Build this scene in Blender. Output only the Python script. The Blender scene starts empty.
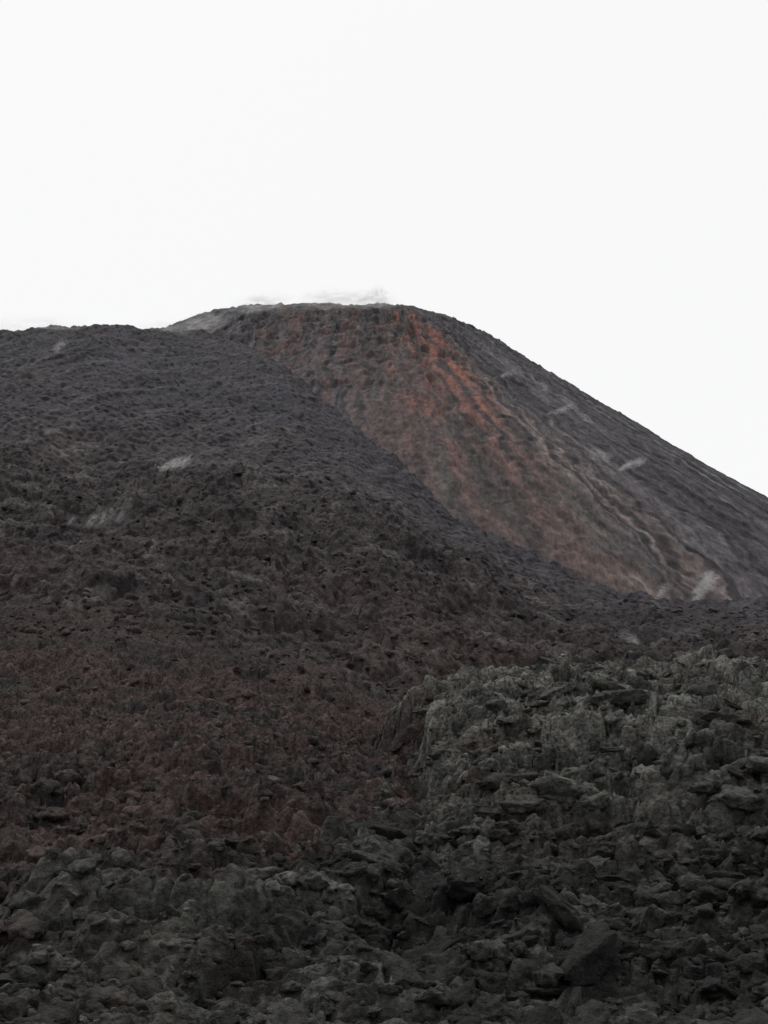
import bpy, bmesh, math, numpy as np
from mathutils import Vector, noise as mnoise
F=np.float32
rng=np.random.default_rng(11)
sc=bpy.context.scene
sc.view_settings.view_transform='Standard'
sc.view_settings.look='None'
sc.view_settings.exposure=0

# ------------------------------------------------------------ noise helpers
ang=rng.random((256,256)).astype(F)*2*np.pi
GX=np.cos(ang).astype(F).ravel(); GY=np.sin(ang).astype(F).ravel()
JX=rng.random(65536).astype(F); JY=rng.random(65536).astype(F); JR=rng.random(65536).astype(F)
def gnoise(x,y,seed=0):
    x=np.asarray(x,dtype=F)+F(seed*17.37); y=np.asarray(y,dtype=F)+F(seed*9.73)
    xi=np.floor(x); yi=np.floor(y)
    fx=x-xi; fy=y-yi
    xi=xi.astype(np.int32)&255; yi=yi.astype(np.int32)&255
    x1=(xi+1)&255; y1=(yi+1)&255
    u=fx*fx*fx*(fx*(fx*6-15)+10); v=fy*fy*fy*(fy*(fy*6-15)+10)
    i=yi*256+xi; a=GX[i]*fx+GY[i]*fy
    i=yi*256+x1; b=GX[i]*(fx-1)+GY[i]*fy
    i=y1*256+xi; c=GX[i]*fx+GY[i]*(fy-1)
    i=y1*256+x1; d=GX[i]*(fx-1)+GY[i]*(fy-1)
    a=a+(b-a)*u; c=c+(d-c)*u
    return (a+(c-a)*v)*F(1.5)
def fbm(x,y,o=4,seed=0,g=0.5):
    s=0;am=1.0;f=1.0
    for k in range(o):
        s=s+gnoise(x*F(f),y*F(f),seed+k*3)*F(am); am*=g; f*=2.07
    return s
def ridged(x,y,o=4,seed=0,g=0.5):
    s=0;am=1.0;f=1.0
    for k in range(o):
        s=s+(1-np.abs(gnoise(x*F(f),y*F(f),seed+k*5))*2)*F(am); am*=g; f*=2.07
    return s
def worley(x,y,seed=0):
    x=np.asarray(x,dtype=F)+F(seed*13.1); y=np.asarray(y,dtype=F)+F(seed*7.7)
    xi=np.floor(x).astype(np.int32); yi=np.floor(y).astype(np.int32)
    f1=np.full(x.shape,9,F); f2=np.full(x.shape,9,F); rr=np.zeros(x.shape,F)
    for dx in (-1,0,1):
        for dy in (-1,0,1):
            cx=xi+dx; cy=yi+dy
            i=(cy&255)*256+(cx&255)
            ddx=cx+JX[i]-x; ddy=cy+JY[i]-y
            d=ddx*ddx+ddy*ddy
            m=d<f1
            f2=np.where(m,f1,np.minimum(f2,d)); rr=np.where(m,JR[i],rr); f1=np.where(m,d,f1)
    return np.sqrt(f1),np.sqrt(f2),rr
def sstep(a,b,x):
    t=np.clip((x-a)/(b-a),0,1); return t*t*(3-2*t)
def dome(f1,r=0.75,p=.5):
    return np.power(np.clip(1-(f1/r)**2,0,1),p)
def mix(a,b,t):
    return a*(1-t[...,None])+b*t[...,None]
C=lambda *c: np.array(c,dtype=F)

# ------------------------------------------------------------ mesh helpers
def new_mesh_obj(name,co,faces,k,col,mat,smooth=True):
    me=bpy.data.meshes.new(name)
    n=len(co); m=len(faces)//k
    me.vertices.add(n); me.vertices.foreach_set('co',np.ascontiguousarray(co,dtype=F).ravel())
    me.loops.add(m*k); me.loops.foreach_set('vertex_index',faces.astype(np.int32))
    me.polygons.add(m)
    me.polygons.foreach_set('loop_start',np.arange(0,m*k,k,dtype=np.int32))
    me.polygons.foreach_set('loop_total',np.full(m,k,dtype=np.int32))
    me.polygons.foreach_set('use_smooth',np.full(m,smooth,dtype=bool))
    me.update(calc_edges=True)
    at=me.color_attributes.new('Col','FLOAT_COLOR','POINT')
    c4=np.ones((n,4),F); c4[:,:3]=np.clip(col,0.003,1)
    at.data.foreach_set('color',c4.ravel())
    me.materials.append(mat)
    o=bpy.data.objects.new(name,me); sc.collection.objects.link(o)
    return o
def grid_faces(nr,nc):
    i=np.arange(nr*nc,dtype=np.int32).reshape(nr,nc)
    return np.stack([i[:-1,:-1],i[:-1,1:],i[1:,1:],i[1:,:-1]],-1).ravel()

# ------------------------------------------------------------ materials
def rock_mat(name,scales,bump,dist,rough=0.92,stretch=(1,1,1),spec=.25):
    m=bpy.data.materials.new(name); m.use_nodes=True
    nt=m.node_tree; N=nt.nodes; L=nt.links
    b=N['Principled BSDF']; b.inputs['Roughness'].default_value=rough
    b.inputs['Specular IOR Level'].default_value=spec
    tc=N.new('ShaderNodeTexCoord')
    mp=N.new('ShaderNodeMapping'); mp.inputs['Scale'].default_value=stretch
    L.new(tc.outputs['Object'],mp.inputs['Vector'])
    at=N.new('ShaderNodeAttribute'); at.attribute_name='Col'
    cur=at.outputs['Color']
    for s,lo,hi in scales:
        n=N.new('ShaderNodeTexNoise'); n.inputs['Scale'].default_value=s; n.inputs['Detail'].default_value=4
        n.inputs['Roughness'].default_value=0.7
        L.new(mp.outputs[0],n.inputs['Vector'])
        mr=N.new('ShaderNodeMapRange'); mr.inputs['From Min'].default_value=0.35; mr.inputs['From Max'].default_value=0.65
        mr.inputs['To Min'].default_value=lo; mr.inputs['To Max'].default_value=hi
        L.new(n.outputs['Fac'],mr.inputs['Value'])
        vm=N.new('ShaderNodeVectorMath'); vm.operation='SCALE'
        L.new(cur,vm.inputs[0]); L.new(mr.outputs[0],vm.inputs['Scale']); cur=vm.outputs[0]
    L.new(cur,b.inputs['Base Color'])
    n=N.new('ShaderNodeTexNoise'); n.inputs['Scale'].default_value=bump; n.inputs['Detail'].default_value=5
    n.inputs['Roughness'].default_value=0.7
    L.new(mp.outputs[0],n.inputs['Vector'])
    bp=N.new('ShaderNodeBump'); bp.inputs['Distance'].default_value=dist; bp.inputs['Strength'].default_value=1
    L.new(n.outputs['Fac'],bp.inputs['Height']); L.new(bp.outputs[0],b.inputs['Normal'])
    return m
m_near=rock_mat('lava_rock',[(3.5,.3,1.75)],4.0,0.55,stretch=(1,.9,1.2))
m_mid=rock_mat('lava_rubble',[(1.0,.35,1.7)],1.0,1.5,stretch=(1,.7,.9))
m_hill=rock_mat('ash_slope',[(.5,.6,1.4)],0.6,1.0,stretch=(1,.5,.6))
m_cone=rock_mat('cinder_slope',[(.5,.6,1.4)],0.45,1.2,stretch=(1,.33,.33))

# ------------------------------------------------------------ lava terrain profile (metres)
prof=[
(-1.2,[(2.5,-2.2),(11,-2.9),(22,-2.2),(45,.2),(60,1.8),(110,12),(200,36),(320,80),(560,226),(640,236),(900,190),(1500,60)]),
(-.39,[(2.5,-2.2),(11,-2.9),(22,-2.2),(45,.2),(60,1.8),(110,12),(200,36),(320,80),(560,226),(640,236),(900,190),(1500,60)]),
(-.30,[(2.5,-2.2),(11,-2.9),(22,-2.3),(45,.0),(60,1.6),(110,11.5),(200,36),(320,78),(580,238),(660,244),(900,190),(1500,60)]),
(-.19,[(2.5,-2.2),(11,-3.0),(22,-2.4),(45,-.3),(60,1.0),(110,10),(200,35),(330,80),(700,281),(780,282),(950,190),(1500,60)]),
(-.12,[(2.5,-2.2),(11,-3.1),(22,-2.5),(45,-.8),(60,.5),(110,8.5),(200,34),(320,74),(630,236),(700,236),(950,150),(1500,40)]),
(-.06,[(2.5,-2.2),(11,-3.2),(22,-2.6),(45,-1.3),(60,0.),(110,7),(200,32),(310,68),(560,180),(620,172),(900,100),(1500,20)]),
(-.012,[(2.5,-2.2),(11,-3.2),(22,-3.),(42,-2.),(58,-1.8),(105,3.0),(190,27),(300,58),(520,146),(570,134),(900,60),(1500,10)]),
(.014,[(2.5,-2.2),(11,-3.2),(22,-3.),(45,.1),(58,-2.2),(105,2.2),(190,25),(300,55),(500,131),(550,118),(900,40),(1500,0)]),
(.066,[(2.5,-2.2),(11,-3.2),(24,-2.6),(50,1.3),(62,-2.8),(110,2),(190,21),(290,46),(445,91),(500,76),(900,20),(1500,0)]),
(.16,[(2.5,-2.2),(11,-3.2),(26,-2.2),(55,2.0),(66,-3),(120,1.5),(200,16),(290,33),(400,63),(450,50),(900,10),(1500,0)]),
(.24,[(2.5,-2.2),(11,-3.2),(28,-2.),(58,2.4),(69,-2.5),(130,3),(200,12),(260,19),(370,46),(420,36),(900,5),(1500,0)]),
(.32,[(2.5,-2.2),(11,-3.1),(28,-1.9),(58,2.4),(69,-2.5),(130,4),(200,13),(250,18),(365,42),(415,34),(900,5),(1500,0)]),
(.39,[(2.5,-2.2),(11,-3.0),(28,-1.8),(58,2.5),(69,-2),(130,5),(200,14),(250,20),(365,44),(415,36),(900,5),(1500,0)]),
(1.2,[(2.5,-2.2),(11,-2.8),(28,-1.6),(58,3.1),(69,-2),(130,6),(200,14),(250,20),(365,44),(415,36),(900,5),(1500,0)]),
]
PA=np.array([p[0] for p in prof]); PK=np.array([p[1] for p in prof],float)
PK[:,1:5,:]*=2; PK[:,5,:]*=1.42; PK[:,6,:]*=1.15
PK[:,0,0]=2.5; PK[:,0,1]=-1.9; PK[:,1,1]-=.35
A=np.concatenate([-np.geomspace(1.1,.46,60)[:-1],np.linspace(-.46,.46,920),np.geomspace(.46,1.1,60)[1:]])
Y=np.concatenate([np.geomspace(2.5,13,30)[:-1],np.geomspace(13,150,1230)[:-1],np.geomspace(150,430,470)[:-1],np.geomspace(430,720,200)[:-1],np.geomspace(720,1500,40)])
nc=len(A); nr=len(Y)
K=np.zeros((nc,12,2))
ker=np.hanning(21); ker/=ker.sum()
for k in range(12):
    for c in range(2):
        v=np.interp(A,PA,PK[:,k,c])
        K[:,k,c]=np.convolve(np.pad(v,10,mode='edge'),ker,'valid')
Z=np.zeros((nr,nc))
for j in range(nc):
    Z[:,j]=np.interp(Y,K[j,:,0],K[j,:,1])
k2=np.hanning(25); k2/=k2.sum()
Zp=np.pad(Z,((12,12),(0,0)),mode='edge'); Zs=np.zeros_like(Z)
for i in range(25): Zs+=k2[i]*Zp[i:i+nr]
Z=Zs
YY=np.repeat(Y[:,None],nc,1).astype(F); AA=np.repeat(A[None],nr,0).astype(F); XX=AA*YY
shift=fbm(XX/7,YY/7,4,44)*2.2/YY+.055*sstep(96,60,YY)*sstep(20,40,YY)
shift*=sstep(160,120,YY)
for i in range(nr):
    if 15<Y[i]<165: Z[i]=np.interp(A-shift[i],A,Z[i])
Z=Z.astype(F)
Yb=K[:,7,0][None].astype(F); Yc=K[:,8,0][None].astype(F)
XO=XX.copy(); YO=YY.copy()
COL=np.zeros((nr,nc,3),F)

GBx=[-1.2,-.39,-.2,-.1,-.03,.0,.012,.03,.1,1.2]; GBy=[28,28,32,38,50,66,100,120,127,131]
# ---- near part
s=slice(0,int(np.searchsorted(Y,172)))
x=XX[s];y=YY[s]
gb=np.interp(AA[s]-shift[s],GBx,GBy).astype(F)
G=sstep(-.12,.12,(gb-y)/y+fbm(x/5,y/5,4,41)*.3*sstep(.12,.02,x/y)).astype(F)
wx=fbm(x/2.5,y/2.5,3,1)*F(.9); wy=fbm(x/2.5,y/2.5,3,7)*F(.9)
big=fbm(x/14,y/14,3,3)*F(.9)*sstep(8,40,y)+fbm(x/5,y/5,3,5)*F(.5)*sstep(5,30,y)
ca,sa=math.cos(.5),math.sin(.5)
u=(x+wx)*ca+(y+wy)*sa; v=-(x+wx)*sa+(y+wy)*ca
am=sstep(12,60,y)*.62+.38
f1,f2,r1=worley(u/5.6,v/2.6,2)
h=dome(f1,.95,.8)*(.15+1.2*r1)*F(1.7)*am*sstep(8,28,y)
h-=(1-sstep(0,.10,f2-f1))*F(.75)*am*sstep(8,28,y)
f1,f2,r2=worley((u+wy*.6)/2.1,(v+wx*.3)/.9,4)
h+=dome(f1,.9,.65)*(.1+.9*r2)*F(.8)*am-(1-sstep(0,.14,f2-f1))*F(.42)*am
f1,f2,r3=worley((x+wx*.4)/.55,(y+wy*.4)/.5,6)
cl=sstep(-.05,.4,fbm(x/5,y/5,3,19))
h+=dome(f1,.85,.65)*(r3)*(F(.08)+cl*F(.38))*am
rope=np.sin((v*1.0+wx*.9+fbm(x/.9,y/.9,2,23)*.35)*(2*np.pi/.48))
h+=rope*F(.075)*(1-cl)
hg=h+(ridged(x/1.3,y/1.3,4,9)-.8)*F(.16)*(.3+cl)
f1,f2,q1=worley((x+wx)/1.9,(y+wy)/1.6,12)
h=dome(f1,.85,.65)*np.clip(q1*1.8-.8,0,1)*F(1.0)*am
f1,f2,q2=worley((x+wx*.5)/.7,(y+wy*.5)/.6,13)
h+=dome(f1,.8,.65)*(q2**2)*F(.6)*am
f1,f2,q3=worley((x+wx*.2)/.27,y/.25,14)
h+=dome(f1,.8,.7)*q3*F(.18)
hr=h+(ridged(x/1.4,y/1.4,4,15)-.8)*F(.28)+fbm(x/6,y/6,2,16)*F(.7)
fade=sstep(2.5,14,y)
nf=1-sstep(125,172,y)
Z[s]+=(big+hg*G+hr*(1-G))*fade*nf
XO[s]+=(gnoise(x/.7,y/.7,31)*F(.15)+gnoise(x/.25,y/.25,33)*F(.04))*fade*nf
YO[s]+=(gnoise(x/.7,y/.7,32)*F(.18)+gnoise(x/.25,y/.25,34)*F(.05))*fade*nf
n1=fbm(x/2.2,y/2.2,4,51); n2=fbm(x/12,y/12,4,52); n3=fbm(x/.7,y/.7,3,53)
cg=mix(C(.032,.032,.030),C(.172,.170,.155),np.clip(.40+n1*.7+(r1-.5)*.6+(r2-.5)*.8,0,1))
cg=mix(cg,C(.060,.045,.039),np.clip(sstep(.15,.5,n2+n3*.4),0,1)*.6)
cg=mix(cg,C(.022,.021,.021),sstep(.05,.55,-n2+n3*.5+(cl-.5)*.6)*.6)
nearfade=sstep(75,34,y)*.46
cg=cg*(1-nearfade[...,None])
cr=mix(C(.062,.041,.038),C(.024,.020,.020),np.clip(.5+n2*.9+n1*.7,0,1))
cr=mix(cr,C(.11,.095,.085),np.clip(sstep(.7,1.1,q2+n3*.5),0,1)*.4)
cr=cr*(.7+.6*q3[...,None])
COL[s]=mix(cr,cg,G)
# ---- far part
i0=int(np.searchsorted(Y,120)); s=slice(i0,nr)
x=XX[s];y=YY[s]
t=sstep(125,172,y)
W=1-sstep(-40,60,y-Yb+fbm(x/40,y/40,3,61)*60)
wx=fbm(x/15,y/15,3,62)*5; wy=fbm(x/15,y/15,3,63)*5
h=fbm(x/55,y/55,4,64)*np.minimum(6,y*.022)
f1,f2,c1=worley((x+wx)/10,(y+wy)/8,65); h+=dome(f1,.9,.7)*c1**2*F(2.3)
f1,f2,c2=worley((x+wx)/3.2,(y+wy)/2.8,66); h+=dome(f1,.85,.65)*c2**2*F(1.5)
f1,f2,c3=worley((x+wx*.3)/1.2,y/1.1,67); h+=dome(f1,.8)*c3*F(.7)
h+=(ridged(x/12,y/12,5,68,.6)-.9)*1.2
xd=x-.35*y
hs=fbm(xd/11,y/60,4,69)*1.6+fbm(x/22,y/22,4,70)*1.5+fbm(x/3,y/6,3,71)*.5
f1,f2,c5=worley((x+wx*.4)/4,(y+wy*.4)/4,79); hs+=dome(f1,.7,.7)*np.clip(c5*2-1.3,0,1)*1.1
crestr=sstep(60,0,np.abs(y-Yc))
hs+=ridged(x/9,y/9,4,72)*crestr*.8
Z[s]+=(h*W+hs*(1-W))*t
XO[s]+=(gnoise(x/2.2,y/2.2,73)*.9)*t; YO[s]+=(gnoise(x/2.2,y/2.2,74)*1.1)*t
n1=fbm(x/12,y/12,4,75); n2=fbm(x/50,y/50,4,76); n3=fbm(x/3,y/3,3,77)
rd=sstep(280,150,y)
cm=mix(mix(C(.023,.020,.021),C(.054,.044,.045),np.clip(.5+n1*.9,0,1)),C(.054,.038,.036),rd*np.clip(.5+n2,0,1)*.8)
cm=mix(cm,C(.105,.099,.097),sstep(.4,.9,n1+n3*.5+(c2-.5)*.5)*.6)
st=fbm(xd/4.5,y/90,5,78,.6)
cs=mix(C(.019,.0175,.023),C(.037,.034,.043),np.clip(.45+st*1.0+n2*.6,0,1))
cs=mix(cs,C(.085,.082,.093),sstep(.3,.95,st+n3*.3+n2*.3)*.5)
cs=mix(cs,C(.034,.026,.028),sstep(.0,.6,n2)*.55)
Wc=1-sstep(-20,130,y-Yb+n2*70)
cf=mix(cs,cm,Wc.astype(F))
COL[s]=mix(COL[s],cf,t)
cog=np.stack([XO,YO,Z],-1)
isp=int(np.searchsorted(Y,150))
new_mesh_obj('lava_field',cog[:isp+1].reshape(-1,3),grid_faces(isp+1,nc),4,COL[:isp+1].reshape(-1,3),m_near)
isq=int(np.searchsorted(Y,330))
new_mesh_obj('lava_slope',cog[isp:isq+1].reshape(-1,3),grid_faces(isq+1-isp,nc),4,COL[isp:isq+1].reshape(-1,3),m_mid)
new_mesh_obj('volcanic_hillside',cog[isq:].reshape(-1,3),grid_faces(nr-isq,nc),4,COL[isq:].reshape(-1,3),m_hill)
def ground_at(px,py):
    a=px/py
    fi=np.interp(py,Y,np.arange(nr)); fj=np.interp(a,A,np.arange(nc))
    i=np.clip(fi.astype(int),0,nr-2); j=np.clip(fj.astype(int),0,nc-2); di=fi-i; dj=fj-j
    return (Z[i,j]*(1-di)*(1-dj)+Z[i+1,j]*di*(1-dj)+Z[i,j+1]*(1-di)*dj+Z[i+1,j+1]*di*dj), COL[i,j]

# ------------------------------------------------------------ volcano cone
CX0,CX1,CY=-100.,-5.,850.
gx=np.concatenate([np.linspace(-700,-230,60)[:-1],np.arange(-230,340,.9),np.linspace(340,900,120)[1:]])
gy=np.concatenate([np.arange(330,800,.9),np.linspace(800,1500,150)])
x,y=np.meshgrid(gx,gy); x=x.astype(F); y=y.astype(F)
sx=np.clip(x,CX0,CX1); dx=x-sx; dy=CY-y
r=np.sqrt(dx*dx+dy*dy)+1e-3
phi=np.degrees(np.arctan2(dx,dy))
q=(sx-CX1)/4+phi
w=(sx-CX1)+np.radians(phi)*230
wn=fbm(x/30,y/30,3,81)
cone=396-.77*r+5*np.sin(w/60)*sstep(60,250,r)*.5
cap=340+fbm(x/25,y/25,3,82)*6+fbm(x/7,y/7,3,92)*1.2-.03*np.abs(x+30)
kk=6.
z=-kk*np.logaddexp(-cone/kk,-cap/kk)
z-=22*sstep(60,25,r)
up=sstep(290,120,r+wn*60)
rim=.45+.55*sstep(82,115,r)
wn2=fbm(w/12,r/25,3,80)
gul=fbm(w/18+wn*1.1+wn2*.5,r/130,5,83,.55)
z+=gul*(1.6+1.8*up)*sstep(60,110,r)*rim
gq=np.exp(-((q-9.3+wn2*1.2+wn*1.6)/1.2)**2)*sstep(95,150,r)*sstep(460,300,r); z-=gq*2.5
z+=(ridged((w+wn*9)/16,r/24,5,84,.6)-1.0)*2.6*up*(.3+.7*sstep(45,15,np.abs(q+2)))*rim
z+=fbm(w/5,r/14,4,85)*.6*rim
f1,f2,cc=worley((w+wn*6)/7,r/8,86); z+=dome(f1,.8)*np.clip(cc*2-1.3,0,1)*2.6*up*rim
f1,f2,c4=worley(w/3,r/4.5,96); z+=dome(f1,.8)*np.clip(c4*2-1.1,0,1)*(.3+.6*up)*rim
z=np.maximum(z,-25)
st=fbm(w/5+wn*.9+wn2*.3,r/200,5,87,.6); st2=fbm(w/16+wn,r/260,4,88); bl=fbm(w/14,r/32,5,89,.6); fi=fbm(w/3,r/10,4,90,.6)
base=mix(C(.026,.024,.028),C(.064,.058,.066),np.clip(.5+st*1.2,0,1))
base=mix(base,C(.068,.047,.045),sstep(-26,-16,q+bl*6)*sstep(8,-2,q)*np.clip(.45+bl*1.1+st*.6,0,1))
ap=sstep(-6,4,q+st2*6)*sstep(23,15,q+st2*5)*sstep(75,130,r+bl*30)
base=mix(base,C(.074,.053,.050),ap*np.clip(.75+st*.5,0,1))
red=sstep(4,9,q+st2*4+bl*4)*sstep(18.5,13.5,q+st2*4)*sstep(440,190,r+bl*70)*sstep(112,155,r+bl*45)
base=mix(base,C(.165,.066,.051),np.clip(red*(.5+bl*1.1+st*.7),0,1)*.92)
sp=sstep(.5,.9,bl+fi*.5)*sstep(-22,-8,q)*sstep(24,17,q)*sstep(250,130,r)*sstep(90,115,r)
base=mix(base,C(.15,.060,.048),sp*.5)
gg=sstep(.18,.45,fbm(w/11,r/300,3,91))*ap*sstep(120,220,r)
base=mix(base,C(.060,.062,.058),gg*.7)
base=mix(base,C(.042,.041,.041),gq*.65)
for q0,wd,r0,r1_ in ((-1.5,2.4,270,180),(5,1.3,230,160)):
    dk=np.exp(-((q-q0+bl*2.5)/wd)**2)*sstep(r0,r1_,r)
    base=mix(base,C(.032,.027,.030),dk*.75)
tan=np.exp(-((q-17.5-st2*2.5)/2.2)**2)*sstep(240,360,r+st*60)
base=mix(base,C(.165,.14,.13),np.clip(tan*(.5+st*1.4),0,1)*.65)
fl=sstep(.4,1.0,st+fi*.3)*sstep(20,28,q)
base=mix(base,C(.13,.125,.135),fl*.45)
base*= np.clip(1+fi*.42+st*.25,.4,1.8)[...,None]
new_mesh_obj('volcano',np.stack([x,y,z],-1).reshape(-1,3),grid_faces(len(gy),len(gx)),4,base.reshape(-1,3),m_cone)
def cone_z(px,py):
    j=int(np.interp(px,gx,np.arange(len(gx)))); i=int(np.interp(py,gy,np.arange(len(gy)))); return float(z[i,j])

# ------------------------------------------------------------ base ground to the horizon
gg_=np.concatenate([-np.geomspace(9000,40,60),np.geomspace(40,9000,60)])
x2,y2=np.meshgrid(gg_,gg_); x2=x2.astype(F);y2=y2.astype(F)
z2=-14+fbm(x2/400,y2/400,3,95)*2
new_mesh_obj('ground',np.stack([x2,y2,z2],-1).reshape(-1,3),grid_faces(120,120),4,np.tile(C(.045,.04,.04),(14400,1)),m_mid)

# ------------------------------------------------------------ loose lava blocks
def rock_variants(n,sub):
    out=[]
    for k in range(n):
        bm=bmesh.new(); bmesh.ops.create_icosphere(bm,subdivisions=sub,radius=1)
        off=Vector((k*7.3,k*3.1,k*5.7))
        pl=[(Vector(rng.normal(0,1,3)).normalized(),rng.uniform(.5,.85)) for _ in range(8)]
        for vv in bm.verts:
            p=vv.co.copy()
            for n_,d_ in pl:
                e_=p.dot(n_)-d_
                if e_>0: p-=n_*e_*.92
            s1=1+.36*mnoise.noise(vv.co*1.7+off)+.30*mnoise.noise(vv.co*4+off)+.20*mnoise.noise(vv.co*9+off)
            vv.co=p*max(.4,s1)*1.15
        V=np.array([v_.co[:] for v_ in bm.verts],F); Fc=np.array([[v_.index for v_ in f.verts] for f in bm.faces],np.int32)
        bm.free(); out.append((V,Fc))
    return out
def scatter(name,px,py,size,var,mat,sink,lo,hi,slab=False):
    gz,gc=ground_at(px,py)
    Vs=[];Fs=[];Cs=[];base_i=0
    for i in range(len(px)):
        V,Fc=var[rng.integers(len(var))]
        e=rng.random(3)*2*np.pi
        cx,sx_=math.cos(e[0]),math.sin(e[0]); cz,sz=math.cos(e[2]),math.sin(e[2])
        if slab:
            sc3=size[i]*np.array([rng.uniform(1.1,2.1),rng.uniform(.7,1.2),rng.uniform(.35,.75)])
            tx=rng.normal(0,.3)-.15; ty=rng.normal(0,.3); a3=.5+rng.normal(0,.6)
            P=V*sc3
            P=P@np.array([[1,0,0],[0,math.cos(tx),math.sin(tx)],[0,-math.sin(tx),math.cos(tx)]])
            P=P@np.array([[math.cos(ty),0,-math.sin(ty)],[0,1,0],[math.sin(ty),0,math.cos(ty)]])
            c_,s_=math.cos(a3),math.sin(a3)
        else:
            R=np.array([[cz,-sz,0],[sz,cz,0],[0,0,1]])@np.array([[1,0,0],[0,cx,-sx_],[0,sx_,cx]])
            sc3=size[i]*np.array([rng.uniform(.8,1.5),rng.uniform(.7,1.2),rng.uniform(.5,.95)])
            P=(V@R.T)*sc3
            c_,s_=math.cos(e[1]),math.sin(e[1])
        P=P@np.array([[c_,s_,0],[-s_,c_,0],[0,0,1]])
        P+=np.array([px[i],py[i],gz[i]+size[i]*sink])
        Vs.append(P.astype(F)); Fs.append(Fc+base_i); base_i+=len(V)
        Cs.append(np.tile(gc[i]*rng.uniform(lo,hi),(len(V),1)))
    return new_mesh_obj(name,np.concatenate(Vs),np.concatenate(Fs).ravel(),3,np.concatenate(Cs),mat)
var3=rock_variants(16,3); var2=rock_variants(16,2)
n=14000
py=np.exp(rng.uniform(np.log(13),np.log(150),n)); px=rng.uniform(-.5,.5,n)*py
keep=fbm(px/5,py/5,3,101)+rng.normal(0,.25,n)+.4*(py<36)>.04
px,py=px[keep],py[keep]
size=np.clip(.07*(1-rng.random(len(px)))**(-.5),.06,.42)*(.6+py/90)
nearm=(py<45)&(size>.12)
scatter('lava_rock_rubble',px[nearm],py[nearm],size[nearm],var3,m_near,.05,.55,1.5)
scatter('lava_rock_rubble',px[~nearm],py[~nearm],size[~nearm],var2,m_near,.05,.55,1.5)
# broken crust slabs riding on the grey flow, thinning out towards the red scree
n=2600
py=np.exp(rng.uniform(np.log(18),np.log(124),n)); px=rng.uniform(-.5,.5,n)*py
aa=px/py
keep=(np.interp(aa,GBx,GBy)>py*1.03)&(rng.random(n)<np.clip(.75+aa*1.6,.22,1))
px,py=px[keep],py[keep]; aa=px/py
size=np.clip(.2*(1-rng.random(len(px)))**(-.42),.2,.9)*(.4+py/95)*np.clip(.9+aa*.8,.6,1.1)
scatter('lava_slab_rubble',px,py,size,var3,m_near,.0,.5,1.4,True)
n=6000
py=np.exp(rng.uniform(np.log(140),np.log(340),n)); px=rng.uniform(-.5,.5,n)*py
keep=fbm(px/25,py/25,3,102)+rng.normal(0,.25,n)>.0
px,py=px[keep],py[keep]
size=np.clip(.3*(1-rng.random(len(px)))**(-.38),.3,1.2)*(.55+py/600)
scatter('lava_boulder_field',px,py,size,var2,m_mid,.0,.6,1.4)

# ------------------------------------------------------------ steam
def steam_mat(dens,ns=2.0,thr=.46,soft=.22):
    m=bpy.data.materials.new('steam'); m.use_nodes=True
    m.cycles.volume_step_rate=1.5
    nt=m.node_tree; N=nt.nodes; L=nt.links; N.clear()
    out=N.new('ShaderNodeOutputMaterial'); vs=N.new('ShaderNodeVolumeScatter')
    vs.inputs['Color'].default_value=(1,1,1,1)
    tc=N.new('ShaderNodeTexCoord'); oi=N.new('ShaderNodeObjectInfo')
    ln=N.new('ShaderNodeVectorMath'); ln.operation='LENGTH'; L.new(tc.outputs['Object'],ln.inputs[0])
    fr=N.new('ShaderNodeMapRange'); fr.interpolation_type='SMOOTHSTEP'
    fr.inputs['From Min'].default_value=1.0; fr.inputs['From Max'].default_value=0.0
    L.new(ln.outputs['Value'],fr.inputs['Value'])
    ad=N.new('ShaderNodeVectorMath'); ad.operation='ADD'; L.new(tc.outputs['Object'],ad.inputs[0]); L.new(oi.outputs['Location'],ad.inputs[1])
    nz=N.new('ShaderNodeTexNoise'); nz.inputs['Scale'].default_value=ns; nz.inputs['Detail'].default_value=3; nz.inputs['Distortion'].default_value=1.0
    L.new(ad.outputs[0],nz.inputs['Vector'])
    mr=N.new('ShaderNodeMapRange'); mr.inputs['From Min'].default_value=thr; mr.inputs['From Max'].default_value=thr+soft
    L.new(nz.outputs['Fac'],mr.inputs['Value'])
    m1=N.new('ShaderNodeMath'); m1.operation='MULTIPLY'; L.new(fr.outputs[0],m1.inputs[0]); L.new(mr.outputs[0],m1.inputs[1])
    m2=N.new('ShaderNodeMath'); m2.operation='MULTIPLY'; L.new(m1.outputs[0],m2.inputs[0]); m2.inputs[1].default_value=dens
    L.new(m2.outputs[0],vs.inputs['Density']); L.new(vs.outputs[0],out.inputs['Volume'])
    return m
bm=bmesh.new(); bmesh.ops.create_icosphere(bm,subdivisions=3,radius=1)
sm_base=bpy.data.meshes.new('steam'); bm.to_mesh(sm_base); bm.free()
def puff(name,x,y,z,rx,ry,rz,dens,tilt=0,ns=2.6,thr=.46,soft=.22):
    me=sm_base.copy(); me.materials.append(steam_mat(dens,ns,thr,soft))
    o=bpy.data.objects.new(name,me); sc.collection.objects.link(o)
    o.location=(x,y,z); o.scale=(rx,ry,rz); o.rotation_euler=(0,tilt,0)
    return o
def g(a,y): return float(ground_at(np.array([a*y]),np.array([float(y)]))[0][0])
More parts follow.
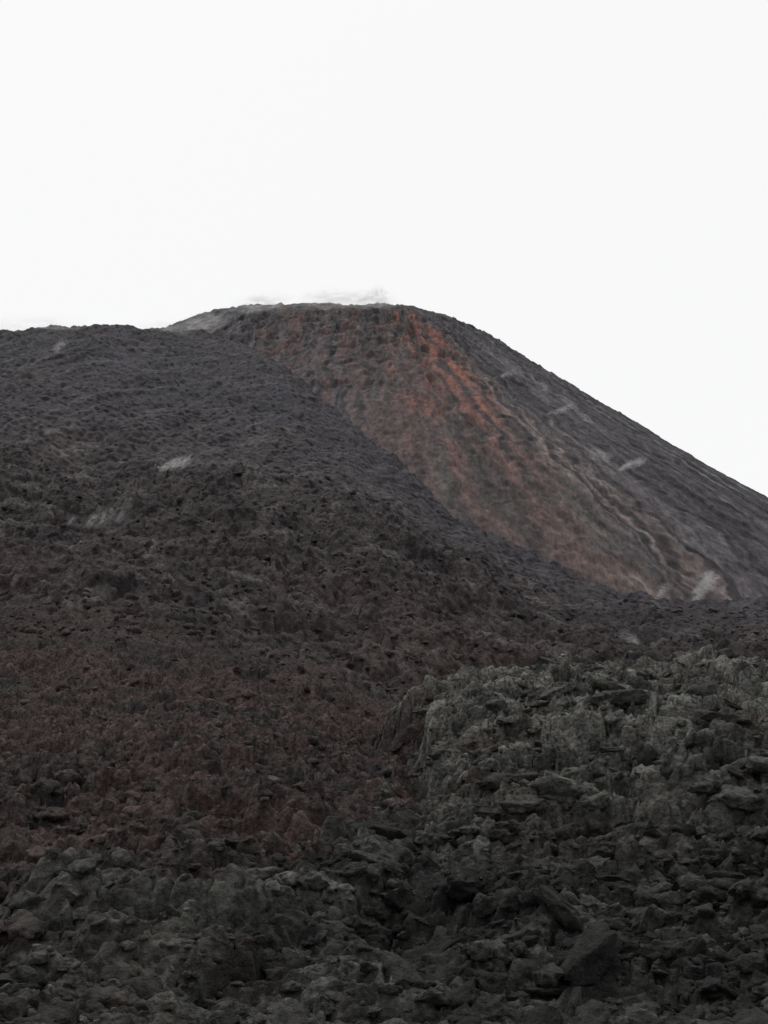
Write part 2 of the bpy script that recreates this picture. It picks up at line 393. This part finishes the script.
def plume(x,y,z,s,dens,dx=0.6,n=4):
    """rising wisp: dense at the vent, thinning and spreading as it drifts"""
    e=bpy.data.objects.new('steam_plume',None); sc.collection.objects.link(e); e.location=(x,y,z)
    for k in range(n):
        f=k/max(1,n-1)
        ox=dx*s*(f*1.9)+rng.normal(0,.12)*s; oz=s*(.15+1.5*f*(1-.35*abs(dx)))
        rr=s*(.42+.55*f)
        o=puff('puff_%d'%(k+1),ox,0,oz,rr*(1+.5*abs(dx)),rr*.6,rr*.75,dens*(1-.75*f)*6/s,-.5*dx,2.6,.45,.22)
        o.parent=e
for a,yy,s_,d,dx in [(-.234,325,3.4,1.5,1.4),(.316,362,5.5,1.7,.3),(.272,362,3.5,.6,.5),
        (-.315,235,3.2,.4,1.8),(-.345,500,4.5,.6,.3),(.254,232,2.6,.6,-.5)]:
    plume(a*yy,yy,g(a,yy),s_,d,dx)
for xx,yy,s_,d,dx in [(129,533,4.5,1.6,1.1),(123,540,4.5,.7,-.4),(102,592,4.5,.7,1.3),(76,640,4,.5,1.2)]:
    plume(xx,yy,cone_z(xx,yy),s_,d,dx)
# mist hanging on the crater rim and the ridge crest
for p in [(-132,690,283,30,18,9,.10,-.3),(-95,735,318,34,18,9,.10,-.15),(-45,745,325,34,18,11,.10,-.1),(-12,748,326,30,16,11,.13,0),(-4,750,333,9,8,10,.16,-.3),(-205,560,227,45,16,8,.06,0),(-150,640,258,28,16,8,.06,-.1)]:
    puff('steam_cloud',*p,3.2,.45,.2)

# ------------------------------------------------------------ sky, sun, camera
w_=bpy.data.worlds.new('World'); sc.world=w_; w_.use_nodes=True
N=w_.node_tree.nodes; L=w_.node_tree.links
bg=N['Background']; out=N['World Output']
sky=N.new('ShaderNodeTexSky'); sky.sky_type='NISHITA'; sky.sun_disc=False
sky.sun_elevation=math.radians(60); sky.sun_rotation=math.radians(-25)
L.new(sky.outputs[0],bg.inputs['Color']); bg.inputs['Strength'].default_value=.1
b2=N.new('ShaderNodeBackground'); b2.inputs['Color'].default_value=(1,.995,.99,1); b2.inputs['Strength'].default_value=.98
mx=N.new('ShaderNodeMixShader'); mx.inputs[0].default_value=.95
L.new(bg.outputs[0],mx.inputs[1]); L.new(b2.outputs[0],mx.inputs[2]); L.new(mx.outputs[0],out.inputs['Surface'])
sd=bpy.data.lights.new('sun','SUN'); sd.energy=1.4; sd.angle=math.radians(10); sd.color=(1,.98,.95)
so=bpy.data.objects.new('sun',sd); sc.collection.objects.link(so)
el,az=math.radians(60),math.radians(-25)
dirv=Vector((math.sin(az)*math.cos(el),math.cos(az)*math.cos(el),math.sin(el)))
so.rotation_euler=dirv.to_track_quat('Z','Y').to_euler()
cd=bpy.data.cameras.new('camera'); cam=bpy.data.objects.new('camera',cd); sc.collection.objects.link(cam)
cd.sensor_fit='VERTICAL'; cd.sensor_height=36; cd.lens=36*1005/1024; cd.clip_start=.1; cd.clip_end=30000
cam.location=(0,0,0); cam.rotation_euler=(math.radians(90+11.7),0,0)
sc.camera=cam
